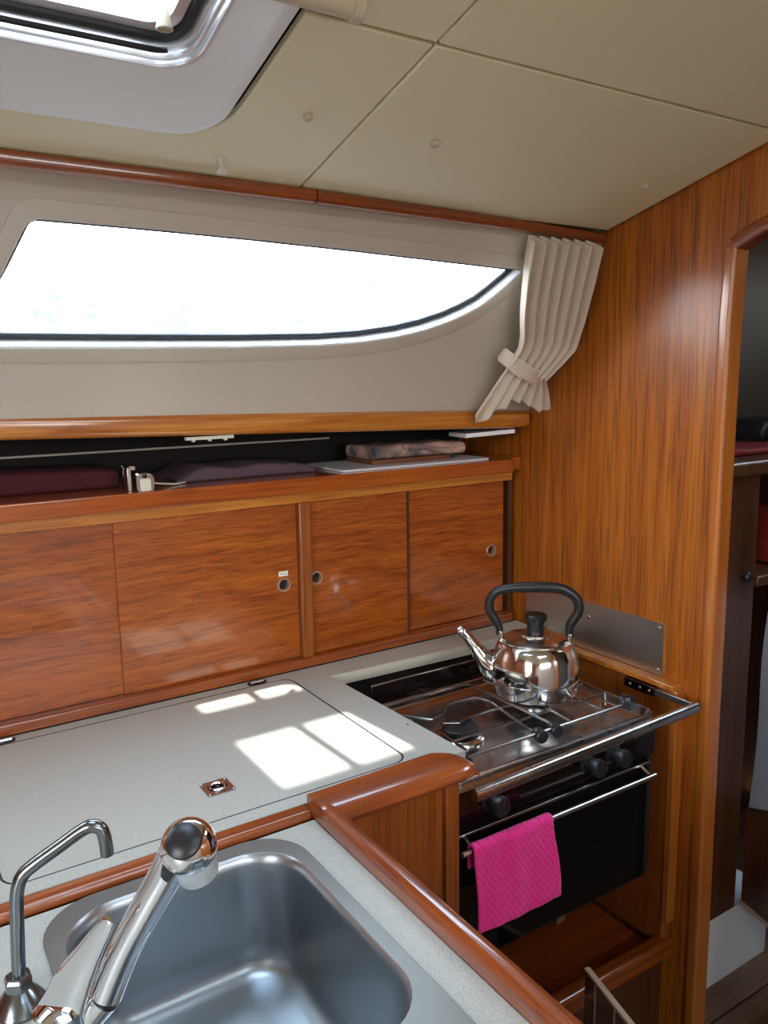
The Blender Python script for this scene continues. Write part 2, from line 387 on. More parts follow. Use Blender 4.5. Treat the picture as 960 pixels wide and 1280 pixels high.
# far side hull with its window, companionway bulkhead
b = B(); plate(b, [(-1.5, 0), (4.2, 0), (4.2, 2.2), (-1.5, 2.2)], [rr(-.4, 1.05, 1.5, 1.82, .06)], lambda a, z, d: Vector((a, -1.58-d, z)), 0, .04)
tag(obj('wall_front', b, 'liner', smooth=False), kind='structure')
b = B(); plate(b, [(-1.7, 0), (2.05, 0), (2.05, 2.2), (-1.7, 2.2)], [rr(-.8, .1, .9, 1.98, .05)], lambda a, z, d: Vector((-1.42-d, a, z)), 0, .04)
tag(obj('wall_left', b, 'teak_bulkhead', smooth=False), kind='structure')
# bulkhead with arched doorway
DOOR = [(.959, 0), (.960, .4), (.963, .84), (.963, 1.34), (.962, 1.64), (.956, 1.774)]
ARCH = [(.927, 1.788), (.897, 1.799), (.84, 1.814), (.76, 1.828), (.66, 1.836), (.56, 1.834), (.46, 1.824), (.38, 1.806), (.33, 1.788), (.31, 1.774)]
hole = DOOR+ARCH+[(.305, 1.3), (.30, 0)]
BK = lambda a, z, d: Vector((1.40+d, a, z))
outer = [(1.96, 0), (1.96, 1.46), (1.50, 1.47), (1.27, 1.865), (.3, zc(.3)+.02), (-1.55, 1.9), (-1.55, 0), (.299, 0)]
b = B(); plate(b, [(1.96, 0), (1.96, 1.47), (1.515, 1.47), (1.28, 1.868), (.3, zc(.3)+.02), (-.7, zc(.3)+.02), (-1.56, 1.9), (-1.56, 0)]+hole[::-1], [], BK, 0, .028)
wr = tag(obj('wall_right', b, 'teak_bulkhead', smooth=False), kind='structure')
b = B(); prof = prr(-.024, .004, -.009, .036, .008)
sweep(b, [BK(y, z, 0) for y, z in DOOR], (-1, 0, 0), [(-a, -b_) for a, b_ in prof])
dr = tag(obj('door_1', b, 'teak_jamb', smooth=True), kind='structure')
b = B(); sweep(b, [BK(y, z, 0) for y, z in [(.956, 1.774)]+ARCH+[(.305, 1.3), (.30, 0)]], (-1, 0, 0), [(-a, -b_) for a, b_ in prof])
obj('door_arch', b, 'teak_trim_y', dr)
# next cabin beyond the doorway
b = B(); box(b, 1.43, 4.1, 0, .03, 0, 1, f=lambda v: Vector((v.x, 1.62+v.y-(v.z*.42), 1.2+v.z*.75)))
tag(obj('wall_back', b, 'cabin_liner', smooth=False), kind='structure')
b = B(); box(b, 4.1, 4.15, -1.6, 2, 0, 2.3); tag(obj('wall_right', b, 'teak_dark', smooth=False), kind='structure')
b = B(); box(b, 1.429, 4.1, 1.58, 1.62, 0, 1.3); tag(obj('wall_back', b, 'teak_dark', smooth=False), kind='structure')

# ------------------------------------------------------------ teak battens (trim)
def strip(path, prof, N, m, name, label, cat, kind=None, parent=None, group=None):
    o = obj(name, sweep(B(), path, N, prof), m, parent)
    return tag(o, label, cat, group, kind)
tp = [(-1.4, 1.232), (.2, 1.232), (.45, 1.234), (.6715, 1.2375)]
tq = [(.6745, 1.2375), (.9, 1.245), (1.1, 1.254), (1.25, 1.262), (1.392, 1.270)]
for i, pth in enumerate((tp, tq)):
    strip([(x, y+.014, zc(y)-.0115) for x, y in pth], prr(-.016, .012, -.011, .0105, .0075), (0, 0, 1), 'teak_trim', 'trim_%d' % (i+1), None, None, 'structure')
lp = [(x, 1.523, 1.4765-.0285*(x-.2)) for x in (-1.4, .2, .6, 1.0, 1.3)]
ul = B(); zl = lambda x: 1.4765-.0285*(x-.2)
loft(ul, [[Vector((x, 1.523+.012+(a-.012)*k, zl(x)+c*k2)) for a, c in prr(-.034, .05, -.023, .020, .015)] for x, k, k2 in ((-1.4, 1, 1), (.2, 1, 1), (1.3, 1, 1), (1.375, 1, 1), (1.388, .93, .95), (1.395, .8, .86), (1.398, .6, .7))], True, True)
tag(obj('ledge_rail', ul, 'teak_trim_light'), 'thick varnished teak ledge running below the long window and ending by the curtain', 'ledge')

# ------------------------------------------------------------ locker cabinet
YF = 1.545
cab = thing('locker_cabinet', (.5, 1.7, .92), 'long varnished teak galley locker with four sliding doors behind the worktop', 'cabinet')
b = B(); box(b, -1.35, 1.372, 1.535, 1.556, 1.287, 1.312); obj('top_rail', b, 'teak_trim_light', cab, bevel=.002)
b = B(); box(b, -1.35, 1.372, 1.528, 1.556, .921, .943); obj('bottom_rail', b, 'teak_trim', cab, bevel=.003)
b = B(); box(b, .769, .797, 1.532, 1.575, .942, 1.288)
o = obj('divider', b, 'teak_vert', cab, bevel=.003)
b = B(); box(b, -1.35, 1.38, 1.78, 1.79, .921, 1.31); box(b, -1.35, 1.38, 1.556, 1.79, .921, .93); obj('carcass', b, 'teak_dark', cab, smooth=False)
b = B(); box(b, 1.372, 1.385, 1.550, 1.60, .935, 1.30); obj('end_post', b, 'teak_dark', cab)
def slide_door(x0, x1, y, hx=None, hz=None, label=None):
    c = []
    hole = [[(hx+.0128*math.cos(a*math.pi/10), hz+.0128*math.sin(a*math.pi/10)) for a in range(20)]] if hx else []
    b = plate(B(), [(x0, .9435), (x1, .9435), (x1, 1.2865), (x0, 1.2865)], hole, lambda a, z, d: Vector((a, y+d, z)), 0, .009)
    d = obj('sliding_door', b, 'teak_door', cab, smooth=False, bevel=.0008)
    if label: d['label'] = label
    if hx:
        lathe_b = lathe(B(), [(.0112, .010), (.0112, .0), (.0118, -.0020), (.0150, -.0024), (.0162, -.0008), (.0162, .0002)], (hx, y, hz), (0, 1, 0), 28)
        # open ring: drop the caps
        for f in [f for f in lathe_b.faces if len(f.verts) > 4]: lathe_b.faces.remove(f)
        obj('finger_pull', lathe_b, 'hole_ring', d)
        b = lathe(B(), [(.0112, .010), (.0112, .0115)], (hx, y, hz), (0, 1, 0), 20); obj('pull_cup', b, 'dark_void', d)
    return d
slide_door(-.24, .3865, 1.553)
d2 = slide_door(.384, .768, 1.546, .734, 1.111)
slide_door(.799, 1.0555, 1.546, .813, 1.115)
slide_door(1.0575, 1.362, 1.5575, 1.323, 1.108)
b = B(); box(b, 1.0545, 1.0625, 1.5455, 1.5555, .9435, 1.2865); obj('door_stile', b, 'teak_dark', cab)
b = B(); box(b, -1.3, -.245, 1.546, 1.555, .9435, 1.2865); obj('sliding_door', b, 'teak_door', cab)
# little handwritten sticker
b = bx(.722, .744, 1.5450, 1.5458, 1.1305, 1.1415); st = tag(obj('sticker', b, 'paper'), 'tiny handwritten paper sticker above the finger hole of the widest locker door', 'sticker')
b = B(); pts = []
for i in range(14): pts.append((.7245+i*.0013, 1.5448, 1.1355+(.0014 if i % 2 else -.0012)*(1 if i % 3 else .5)))
tube(b, pts, .0003, 5); obj('handwriting', b, 'ink', st)

# ledge shelf on the cabinet
b = B(); plate(b, [(-1.4, 1.492), (1.325, 1.492), (1.338, 1.495), (1.349, 1.503), (1.356, 1.515), (1.360, 1.532), (1.398, 1.533), (1.398, 1.775), (-1.4, 1.775)], [], XY(1.3130), 0, .0325)
tag(obj('locker_shelf', b, 'teak_shelf', bevel=.0155, bseg=5), 'teak shelf board with rounded front edge on top of the lockers', 'shelf')

# ------------------------------------------------------------ worktop
wt = thing('worktop', (.1, 1.3, .88), 'speckled grey laminate galley worktop with flush icebox lid and bright sun patches', 'worktop')
LID = rr(.094, .716, 1.048, 1.500, .028, 6)
b = B(); plate(b, [(-1.35, 1.020), (.812, 1.020), (.794, 1.457), (1.383, 1.440), (1.383, 1.530), (-1.35, 1.530)], [LID], XY(.90), 0, .0195)
obj('countertop', b, 'laminate', wt, smooth=False, bevel=.0008)
b = B(); plate(b, [(.790, 1.4545), (1.383, 1.4375), (1.383, 1.4425), (.790, 1.4595)], [], XY(.896), 0, .0242); obj('edge_strip', b, 'lam_edge', wt, smooth=False)
lid = obj('icebox_lid', plate(B(), rr(.0962, .7138, 1.0502, 1.4978, .0262, 6), [], XY(.90), 0, .0194), 'laminate', wt, smooth=False, bevel=.0006)
b = B(); loft(b, [[Vector((x, y, z)) for x, y in rr(.094+i, .716-i, 1.048+i, 1.500-i, .027, 6)] for i, z in ((-.0006, .9196), (-.0006, .9199), (.0013, .9199), (.0013, .9196))]); obj('lid_gap_line', b, 'ink', wt, smooth=False)  # black strip paints the shaded gap around the lid
b = B(); box(b, .09, .72, 1.045, 1.52, .88, .8985); obj('icebox_rim', b, 'dark_void', wt, smooth=False)
# ring pull
b = B(); plate(b, rr(.391, .436, 1.116, 1.161, .004, 3), [[(.4135+.0155*math.cos(a*math.pi/12), 1.1385+.0155*math.sin(a*math.pi/12)) for a in range(24)]], XY(.9195), 0, .002)
rp_ = obj('ring_pull', b, 'wire', lid, bevel=.0006); rp_['label'] = 'square steel plate with flush lifting ring'
b = lathe(B(), [(.0155, -.0002), (.0155, .0004), (.006, -.0001)], (.4135, 1.1385, .9199), (0, 0, 1), 24); obj('cup', b, 'panel_dark', rp_)
b = B(); tube(b, [(.4135+.0115*math.cos(a*math.pi/12), 1.1385+.0115*math.sin(a*math.pi/12), .9222) for a in range(24)], .0018, 8, closed=True); obj('ring', b, 'chrome', rp_)
b = B(); tube(b, [(.4195, 1.128, .9225), (.4215, 1.122, .9225)], .0028, 8); obj('pivot', b, 'chrome', rp_)
for sx_ in (-1, 1):
    for sy_ in (-1, 1): screw((.4135+sx_*.019, 1.1385+sy_*.019, .9212), (0, 0, 1), rp_, .0018)
for hx in (.158, .647):
    b = B(); plate(b, rr(hx-.021, hx+.021, 1.502, 1.520, .0088, 6), [], XY(.9195), 0, .0025); 
    h = obj('hinge', b, 'panel_dark', lid, bevel=.0008)
    b = B(); tube(b, [(hx-.015, 1.511, .9228), (hx+.015, 1.511, .9228)], .0032, 10); obj('hinge_pin', b, 'wire', h)
b = lathe(B(), [(.0022, 0), (.0022, .0006)], (.790, 1.162, .9193), (0, 0, 1), 12); obj('plug', b, 'ink', wt)
# teak batten along the icebox counter's front
b = B(); sweep(b, [(-1.3, 1.003, .9155), (.500, 1.003, .9150)], (0, 0, 1), prr(-.0135, .0150, -.0085, .0075, .006))
tag(obj('teak_batten', b, 'teak_trim'), 'slim dark teak batten between icebox worktop and sink worktop', 'batten')
# sink worktop
SKO = rr(.117, .456, .32, .985, .070, 9)
b = B(); plate(b, [(-1.1, .25), (.503, .25), (.503, .9865), (-1.1, .9865)], [grow(SKO, -.006)], XY(.888), 0, .022)
tag(obj('sink_worktop', b, 'laminate', smooth=False, bevel=.0008), 'speckled grey laminate worktop around the steel sink', 'worktop')
# base units under the tops
b = B(); box(b, -1.3, .51, .27, .29, .02, .885); box(b, .495, .518, .29, .935, .02, .885); box(b, -1.3, .50, .99, 1.0, .02, .88)
tag(obj('base_cabinet', b, 'teak_vert', smooth=False), 'teak base cabinet carrying the sink worktop', 'cabinet')
b = B(); box(b, -1.3, .74, 1.025, 1.04, .02, .875); box(b, .728, .744, .965, 1.46, .02, .895)
pc = thing('corner_cabinet', (.64, 1.0, 0), 'teak corner cabinet between sink run and stove niche, under the wide raised rail', 'cabinet')
obj('side_panel', b, 'teak_vert', pc, smooth=False)
b = B(); box(b, .519, .712, .952, .966, .02, .915); obj('front_panel', b, 'teak_vert', pc, smooth=False)
b = B(); box(b, .713, .739, .943, .972, .02, .916); obj('corner_post', b, 'teak_vert', pc, bevel=.002)
# fiddle rails: wide one on the corner cabinet, slim one along the sink worktop
b = B()
F = [((.505, 1.004), (.505, .900)), ((.752, 1.010), (.752, .897)), ((.783, .990), (.783, .906)), ((.794, .965), (.794, .925))]
secs = [(.501, 1.004, .935, .944), (.60, 1.006, .934, .944), (.70, 1.008, .933, .944), (.728, 1.008, .933, .944), (.744, 1.001, .934, .943), (.757, .992, .936, .942), (.769, .978, .941, .938), (.778, .966, .948, .933), (.7805, .960, .952, .931)]
rings = []
for x, yb, yf, zt in secs:
    zb = .919; h = zt-zb
    rings.append([Vector((x, y, z)) for y, z in ((yb, zb+.008), (yb, zt-.003), (yb-.003, zt), (yf+.045*(yb-yf)/.11, zt-.001), (yf+.022*(yb-yf)/.11, zt-h*.14), (yf+.008*(yb-yf)/.11, zt-h*.38), (yf, zt-h*.72), (yf+.002, zb+.001), (yf+.008, zb-.003), (yb-.02, zb-.003))])
loft(b, rings, True, True)
tag(obj('fiddle_rail', b, 'teak_trim'), 'wide raised teak rail on the corner cabinet, rounded end by the stove', 'rail')
b = B()
# mitred against the wide rail: top of the rail starts further back on the inner side
rings = []
prof = [(.503, .9105), (.500, .925), (.502, .936), (.507, .942), (.513, .9435), (.520, .941), (.526, .934), (.530, .923), (.529, .911), (.522, .905)]
for y in (None, .86, .6, .3):
    if y is None: rings.append([Vector((x, 1.003-max(0, x-.500)*1.9, z)) for x, z in prof])
    else: rings.append([Vector((x, y, z)) for x, z in prof])
loft(b, rings, True, True)
tag(obj('fiddle_rail', b, 'teak_trim_y'), 'long rounded teak rail along the right edge of the sink worktop', 'rail')

# ------------------------------------------------------------ sink
sk = thing('sink', (.28, .65, .91), 'brushed stainless steel double bowl sink set in the front worktop', 'sink')
B1 = rr(.137, .437, .592, .958, .070, 9); B2 = rr(.20, .437, .345, .570, .065, 9)
b = B(); plate(b, SKO, [B1, B2], XY(.911), 0, .0022)
obj('rim', b, 'rim_steel', sk, smooth=False, bevel=.0008)
def bowl(x0, x1, y0, y1, r, dz):
    R = []
    for ins, z in ((0, .9132), (.0015, .9115), (.004, .907), (.006, .900), (.008, .88), (.014, .91-dz+.04), (.018, .91-dz+.018), (.026, .91-dz+.006), (.040, .91-dz), (.08, .91-dz-.002)):
        rad = max(.02, r-ins*.6)
        R.append([Vector((x, y, z)) for x, y in rr(x0+ins, x1-ins, y0+ins, y1-ins, rad, 9)])
    return loft(B(), R, False, True)
bo = obj('bowl', bowl(.137, .437, .592, .958, .070, .160), 'brushed', sk, angle=60)
b = lathe(B(), [(.036, .0), (.034, .0015), (.028, -.001), (.0, -.002)], (.28, .74, .7485), (0, 0, 1), 32); obj('drain', b, 'steel', bo)
obj('bowl', bowl(.20, .437, .345, .570, .065, .12), 'brushed', sk, angle=60)

# ------------------------------------------------------------ pump spout
ps = thing('pump_spout', (.080, .838, .91), 'small swan-neck water pump spout on a flared base left of the sink', 'tap')
b = lathe(B(), [(.026, 0), (.0265, .003), (.022, .010), (.015, .019), (.011, .023)], (.080, .838, .9105)); obj('base', b, 'pump_metal', ps)
b = lathe(B(), [(.0125, .021), (.0145, .023), (.0145, .033), (.0125, .036), (.010, .037)], (.080, .838, .911), seg=6); obj('hex_nut', b, 'pump_metal', ps, smooth=False, bevel=.001)
b = B(); tube(b, [(.081, .838, .94), (.0825, .839, .97), (.085, .841, 1.01), (.0875, .842, 1.036), (.0935, .8415, 1.052), (.106, .839, 1.062), (.13, .834, 1.076), (.152, .829, 1.089), (.1625, .825, 1.0925), (.1705, .822, 1.087), (.173, .821, 1.075), (.174, .821, 1.058)], .0070, 16, sm=4)
obj('spout', b, 'pump_metal', ps)

# ------------------------------------------------------------ mixer tap
mt = thing('mixer_tap', (.108, .757, .91), 'tall chrome mixer tap with pull-out spray head over the sink', 'tap')
b = lathe(B(), [(.030, 0), (.030, .004), (.0255, .008), (.0245, .03), (.024, .045), (.015, .05)], (.108, .757, .9105)); obj('body', b, 'chrome', mt)
A_ = Vector((.121, .759, .92)); C_ = Vector((.211, .700, 1.107)); D_ = (C_-A_).normalized()
ringp = Vector((.1455, .7415, .961))
b = B(); tube(b, [A_+D_*.002, A_+D_*.02, ringp-D_*.0008], .0165, 28); obj('spout_sleeve', b, 'chrome', mt)
b = B(); tube(b, [ringp-D_*.002, ringp+D_*.0025], .0156, 24); obj('joint_ring', b, 'black_plastic', mt)
b = B(); tube(b, [ringp+D_*.0022, A_+(C_-A_)*.5, A_+(C_-A_)*.88, C_+D_*.004], [.0163, .0158, .0166, .0195], 28, sm=4); obj('spout', b, 'chrome', mt)
HC = Vector((.2190, .6880, 1.1195)); 
b = B(); bmesh.ops.create_uvsphere(b, u_segments=32, v_segments=20, radius=1)
nd = Vector((.010, .002, -.036)).normalized()
for v in b.verts:
    v.co = Vector((v.co.x*.0265, v.co.y*.0265, v.co.z*.0265))
    if v.co.dot(nd) > .016: v.co -= nd*(v.co.dot(nd)-.016)
    v.co += HC
sh = obj('spray_head', b, 'chrome', mt, angle=50)
b = lathe(B(), [(.0215, .006), (.0208, .020), (.0198, .030), (.0188, .0335), (.0155, .0345), (.014, .032), (0, .0315)], HC, nd, 30); obj('nozzle', b, 'nozzle_face', sh)
# black pad on the head's upper side
bt = Vector((-.40, -.58, .72)).normalized(); b = B()
u, v, w = basis(bt); R = []
for k, (rs, hh) in enumerate(((.0170, .0200), (.0162, .0232), (.012, .0258), (.006, .0270))):
    R.append([HC+bt*hh+(u*math.cos(a*math.pi/14)+v*math.sin(a*math.pi/14))*rs for a in range(28)])
loft(b, R, True, True)
tube(b, [HC+bt*.0225-D_*.002, HC+bt*.0215-D_*.016, HC+bt*.0195-D_*.030, HC+bt*.0165-D_*.042], [.0135, .0100, .0082, .0055], 16, sm=4, flat=.35, ref=bt)
obj('spray_button', b, 'black_plastic', sh)
# lever: broad teardrop blade
L0 = Vector((.095, .763, .932)); L1 = Vector((.104, .758, .945)); L2 = Vector((.118, .746, .985)); L3 = Vector((.133, .730, 1.022)); L4 = Vector((.147, .713, 1.056))
b = B(); tube(b, [L0, L1, L2, L3, L4, L4+(L4-L3)*.08], [.024, .0245, .0195, .0125, .0070, .003], 24, sm=5, flat=.42, ref=(-.3, -.75, .55)); obj('lever', b, 'chrome', mt)

# ------------------------------------------------------------ stove niche, bulkhead lining, splash plate
np_ = thing('niche_lining', (1.38, 1.25, .33), 'teak lining board on the bulkhead beside the stove, with a pale top edge', 'lining board')
b = B(); box(b, 1.372, 1.398, 1.035, 1.435, .30, .893); obj('board', b, 'teak_vert', np_, smooth=False)
b = B(); box(b, 1.367, 1.398, 1.028, 1.435, .892, .903); obj('top_edge', b, 'teak_trim_light', np_, bevel=.0015)
b = B(); box(b, 1.370, 1.398, 1.020, 1.036, .36, .893); obj('front_edge', b, 'teak_jamb', np_, bevel=.002)
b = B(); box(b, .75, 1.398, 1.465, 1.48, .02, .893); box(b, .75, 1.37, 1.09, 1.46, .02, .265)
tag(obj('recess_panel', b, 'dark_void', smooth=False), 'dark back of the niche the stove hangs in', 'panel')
sp = thing('splash_plate', (1.395, 1.29, .905), 'brushed steel splash plate screwed to the teak bulkhead behind the kettle', 'splash plate')
b = B(); plate(b, rr(1.080, 1.436, .9045, 1.020, .004, 3), [], lambda a, z, d: Vector((1.3965+d, a, z)), 0, .0025); 
plate(b, rr(1.436, 1.505, .924, 1.020, .002, 2), [], lambda a, z, d: Vector((1.3965+d, a, z)), 0, .0025); obj('plate', b, 'splash_steel', sp, smooth=False)
for y, z in ((1.092, 1.010), (1.092, .916), (1.292, .985)): screw((1.3965, y, z), (-1, 0, 0), sp, .0045)
# shelf under the stove with its rounded lip
b = B(); box(b, .746, 1.370, 1.05, 1.40, .275, .289); tag(obj('niche_shelf', b, 'teak_trim', smooth=False), 'teak shelf at the bottom of the stove niche', 'shelf')
b = B(); sweep(b, [(.748, 1.040, .293), (1.392, 1.040, .293)], (0, 0, 1), prr(-.021, .018, -.024, .022, .012)); tag(obj('shelf_lip', b, 'teak_trim'), 'rounded teak lip along the front of the shelf under the stove', 'rail')
b = B(); box(b, .748, 1.392, 1.045, 1.06, .015, .268); tag(obj('kick_panel', b, 'teak_dark', smooth=False), 'dark teak panel below the shelf under the stove', 'panel')

# ------------------------------------------------------------ cooker
ck = thing('cooker', (1.03, 1.17, .52), 'two burner steel marine cooker with black glass oven door and pink towel on its bar', 'stove')
X0, X1, Y0, Y1 = .768, 1.270, .995, 1.345
b = B(); box(b, X0+.005, X1-.005, Y0+.004, Y1, .53, .862); obj('body', b, 'panel_dark', ck, smooth=False, bevel=.002)
# hob tray: floor with upturned rim
R = []
for ins, z in ((-.002, .862), (-.003, .883), (0, .887), (.003, .883), (.006, .872), (.016, .867), (.05, .866)):
    R.append([Vector((x, y, z)) for x, y in rr(X0+ins, X1-ins, Y0+ins, Y1-ins, .02, 5)])
obj('hob_tray', loft(B(), R, False, True), 'hob_steel', ck, angle=50)
b = B(); box(b, .815, X1+.001, 1.325, 1.329, .885, .933)
obj('back_guard', b, 'panel_dark', ck, bevel=.001)
b = B(); tube(b, [(.815, 1.322, .888), (X1-.01, 1.322, .888)], .0055, 10); obj('back_bar', b, 'wire', ck)
b = B(); tube(b, [(.815, 1.327, .934), (X1, 1.327, .934)], .0018, 8); obj('guard_edge', b, 'wire', ck)
def burner(cx, cy, r):
    b = lathe(B(), [(r*1.30, .866), (r*1.28, .871), (r*1.1, .8755), (r*.95, .876), (r*.9, .872), (0, .870)], (cx, cy, 0), seg=40); o = obj('burner', b, 'steel', ck)
    b = lathe(B(), [(r*.80, .870), (r*.80, .882), (r*.86, .884), (r, .8845), (r, .8895), (r*.93, .8915), (0, .892)], (cx, cy, 0), seg=40); obj('burner_cap', b, 'burner', o)
burner(.905, 1.155, .037); burner(1.130, 1.192, .030)
# pan support grid
gz = .8955; gr = B()
tube(gr, [(.815, 1.036, gz), (1.235, 1.036, gz)], .0036, 10)
g1 = obj('grid_bar', gr, 'grid_steel', ck)
def wire(pts, r=.0026, sm=0, name='grid_wire'):
    return obj(name, tube(B(), [(x, y, z if len(q) == 3 else gz) for q in pts for x, y, z in [(q[0], q[1], q[2] if len(q) == 3 else gz)]], r, 8, sm=sm), 'grid_steel', ck)
wire([(.815, 1.305), (1.250, 1.305)], .0036, name='grid_bar')
wire([(.815, 1.31), (.815, 1.036)], .0030)
wire([(1.245, 1.31), (1.245, 1.10), (1.245, 1.098, .870)], .0030)
wire([(.825, 1.262), (.850, 1.222), (.872, 1.198), (.905, 1.206), (.938, 1.238), (1.005, 1.236), (1.02, 1.20), (.995, 1.06)])
wire([(.820, 1.235), (.835, 1.165), (.832, 1.04)], .0034)
wire([(.845, 1.06), (.850, 1.145), (.878, 1.172), (.905, 1.155), (.932, 1.162), (1.0, 1.164), (1.10, 1.158), (1.24, 1.160)])
wire([(.84, 1.10), (1.24, 1.10)], .0022)
wire([(1.045, 1.305), (1.045, 1.036)], .0028)
wire([(.995, 1.06), (.996, 1.036)], .0028)
wire([(1.085, 1.30), (1.09, 1.23), (1.13, 1.205), (1.17, 1.23), (1.175, 1.30)])
wire([(1.085, 1.04), (1.09, 1.15), (1.13, 1.175), (1.17, 1.15), (1.175, 1.04)])
wire([(1.21, 1.08, .870), (1.21, 1.08), (1.21, 1.036)], .0024)
wire([(.95, 1.036), (.95, 1.036, .869)], .0024)
# clamp knobs on the front bar
def knob(c, ax, r=.0125, l=.024, name='clamp_knob', m='black_plastic', parent=None):
    b = lathe(B(), [(r*.8, 0), (r, .002), (r, l*.25), (r*.86, l*.45), (r, l*.55), (r, l-.002), (r*.85, l)], c, ax, 20); return obj(name, b, m, parent or ck)
knob((1.000, 1.045, gz-.002), (-.25, -1, -.05)); knob((1.040, 1.047, gz-.002), (-.25, -1, -.05)); knob((1.236, 1.050, .898), (.2, -1, 0), .015, .026); knob((.822, 1.046, gz-.005), (-.1, -1, -.1), .013, .022)
b = B(); box(b, X0+.001, X1-.001, Y0-.004, Y0+.004, .7985, .861); obj('control_panel', b, 'panel_dark', ck, bevel=.001)
for x in (.842, 1.078, 1.146):
    b = lathe(B(), [(.020, 0), (.020, .002), (.0135, .004), (.0125, .020), (.0165, .022), (.0172, .032), (.0155, .036), (0, .0365)], (x, Y0-.0045, .834), (0, -1, 0), 28); k = obj('control_knob', b, 'black_plastic', ck)
    b = bx(x-.0012, x+.0012, Y0-.0416, Y0-.0408, .838, .848); obj('pointer', b, 'wire', k)
b = B(); plate(b, rr(X0+.002, X1-.025, .545, .785, .006, 3), [], lambda a, z, d: Vector((a, Y0-.008+d, z)), 0, .010); dd = obj('oven_door', b, 'black_glass', ck, bevel=.001); dd['label'] = 'black glass oven door'
b = B(); box(b, X0+.002, X1-.020, Y0-.010, Y0+.003, .7855, .791); obj('door_trim', b, 'wire', dd, bevel=.001)
b = B(); tube(b, [(X0-.018, .950, .783), (1.222, .950, .783)], .0052, 12)
for x in (X0+.012, 1.2215): tube(b, [(x, .950, .783), (x+.001, .962, .777), (x+.004, .988, .786)], .0035, 8)
obj('door_handle', b, 'wire', dd)
b = B(); box(b, 1.00, 1.02, Y0-.012, Y0-.006, .535, .548); obj('door_catch', b, 'wire', dd)
b = B(); box(b, X1-.022, X1-.004, Y0+.001, Y0+.006, .54, .79); obj('side_frame', b, 'burner', ck)
# crash bar
cb_ = thing('crash_bar', (1.07, .96, .865), 'steel crash bar across the front of the stove, bracketed to the bulkhead', 'guard rail')
b = B(); sweep(b, [(.774, .950, .8795), (1.366, .970, .8795)], (0, 0, 1), prr(-.009, .009, -.0118, .0115, .0088)); obj('bar', b, 'hob_steel', cb_)
b = B(); box(b, 1.361, 1.3665, .968, 1.150, .874, .887); obj('arm', b, 'splash_steel', cb_, bevel=.001)
b = B(); box(b, 1.357, 1.3705, 1.068, 1.148, .871, .890); br = obj('bracket', b, 'panel_dark', cb_, bevel=.001)
for y in (1.080, 1.105, 1.132): screw((1.357, y, .8805), (-1, 0, 0), br, .0042)

# pink towel over the oven bar
tw = B(); NX, prof2 = 26, []
hw = .0088
ys = [(.950+hw, z) for z in (.745, .755, .765, .775)]+[(.950+hw*math.cos(math.radians(a)), .7845+hw*math.sin(math.radians(a))) for a in range(0, 181, 20)]+[(.950-hw-.0015*i*.3, .777-.0135*i) for i in range(1, 11)]
for side in (0, 1):
    pass
grid = []
for j, (y, z) in enumerate(ys):
    row = []
    for i in range(NX+1):
        s = i/NX; x = .768+s*.176+.003*math.sin(j*.4)*(j > 12)
        zz = z
        if j == len(ys)-1: zz += .002*math.sin(s*9)
        fold = .0016*math.sin(s*11+j*.35)+.001*math.sin(s*23)
        if j > 12: x += (j-12)*.0009*(s); fold -= .0006*(j-12)
        row.append(Vector((x, y+fold*(1 if j > 12 else .2), zz)))
    grid.append(row)
def cloth(bm, grid, th):
    vs = [[bm.verts.new(p) for p in r] for r in grid]
    for a, c in zip(vs, vs[1:]):
        for i in range(len(a)-1): bm.faces.new([a[i], a[i+1], c[i+1], c[i]])
    return bm
def cobj(name, grid, th, m, parent=None, off=0):
    o = obj(name, cloth(B(), grid, th), m, parent, angle=80)
    s = o.modifiers.new('thick', 'SOLIDIFY'); s.thickness = th; s.offset = off
    u = o.modifiers.new('sub', 'SUBSURF'); u.levels = 1; u.render_levels = 1
    return o
tag(cobj('dish_towel', grid, .005, 'towel_pink', off=0), 'bright pink waffle dish towel folded over the oven door bar', 'towel')

# ------------------------------------------------------------ kettle
KC = Vector((1.130, 1.190, .8985)); KD = Vector((.72, -.69, 0)).normalized()
def KP(s, h, q=0): return KC+KD*s+Vector((0, 0, h))+Vector((.69, .72, 0))*q
kt = thing('kettle', tuple(KC), 'polished steel whistling kettle with black handle on the right burner', 'kettle')
b = lathe(B(), [(0, 0), (.082, 0), (.0865, .002), (.0885, .008), (.090, .022), (.0915, .034), (.0905, .0355), (.0915, .037), (.0910, .050), (.0885, .068), (.084, .086), (.0785, .100), (.0735, .1075), (.069, .110), (.05, .1105)], KC, seg=64); kb = obj('body', b, 'steel', kt)
b = lathe(B(), [(.0695, .1095), (.0685, .112), (.064, .1145), (.048, .1185), (.034, .1212), (.0325, .1250), (.028, .1268), (.020, .1255), (0, .1255)], KC, seg=48); kl = obj('lid', b, 'kettle_lid', kt)
b = lathe(B(), [(.0185, .1250), (.0172, .130), (.0172, .142), (.0190, .148), (.0228, .153), (.0240, .158), (.0236, .1625), (.0205, .1650), (.0175, .1632), (0, .1625)], KC, seg=32); obj('lid_knob', b, 'black_plastic', kl)
b = B(); tube(b, [KP(-.070, .040), KP(-.092, .052), KP(-.108, .068), KP(-.124, .090), KP(-.139, .110), KP(-.150, .121)], [.034, .028, .0195, .0135, .0105, .0110], 22, sm=5); obj('spout', b, 'steel', kt)
b = B(); tube(b, [KP(-.146, .1205), KP(-.1525, .1235), KP(-.158, .122)], [.0115, .0118, .010], 16); obj('spout_lip', b, 'steel', kt)
for s in (-1, 1):
    b = B(); box(b, -.004, .004, -.011, .011, 0, .022, f=lambda v: KP(s*.070+v.x, .106+v.z, v.y)); obj('handle_lug', b, 'wire', kt, bevel=.002)
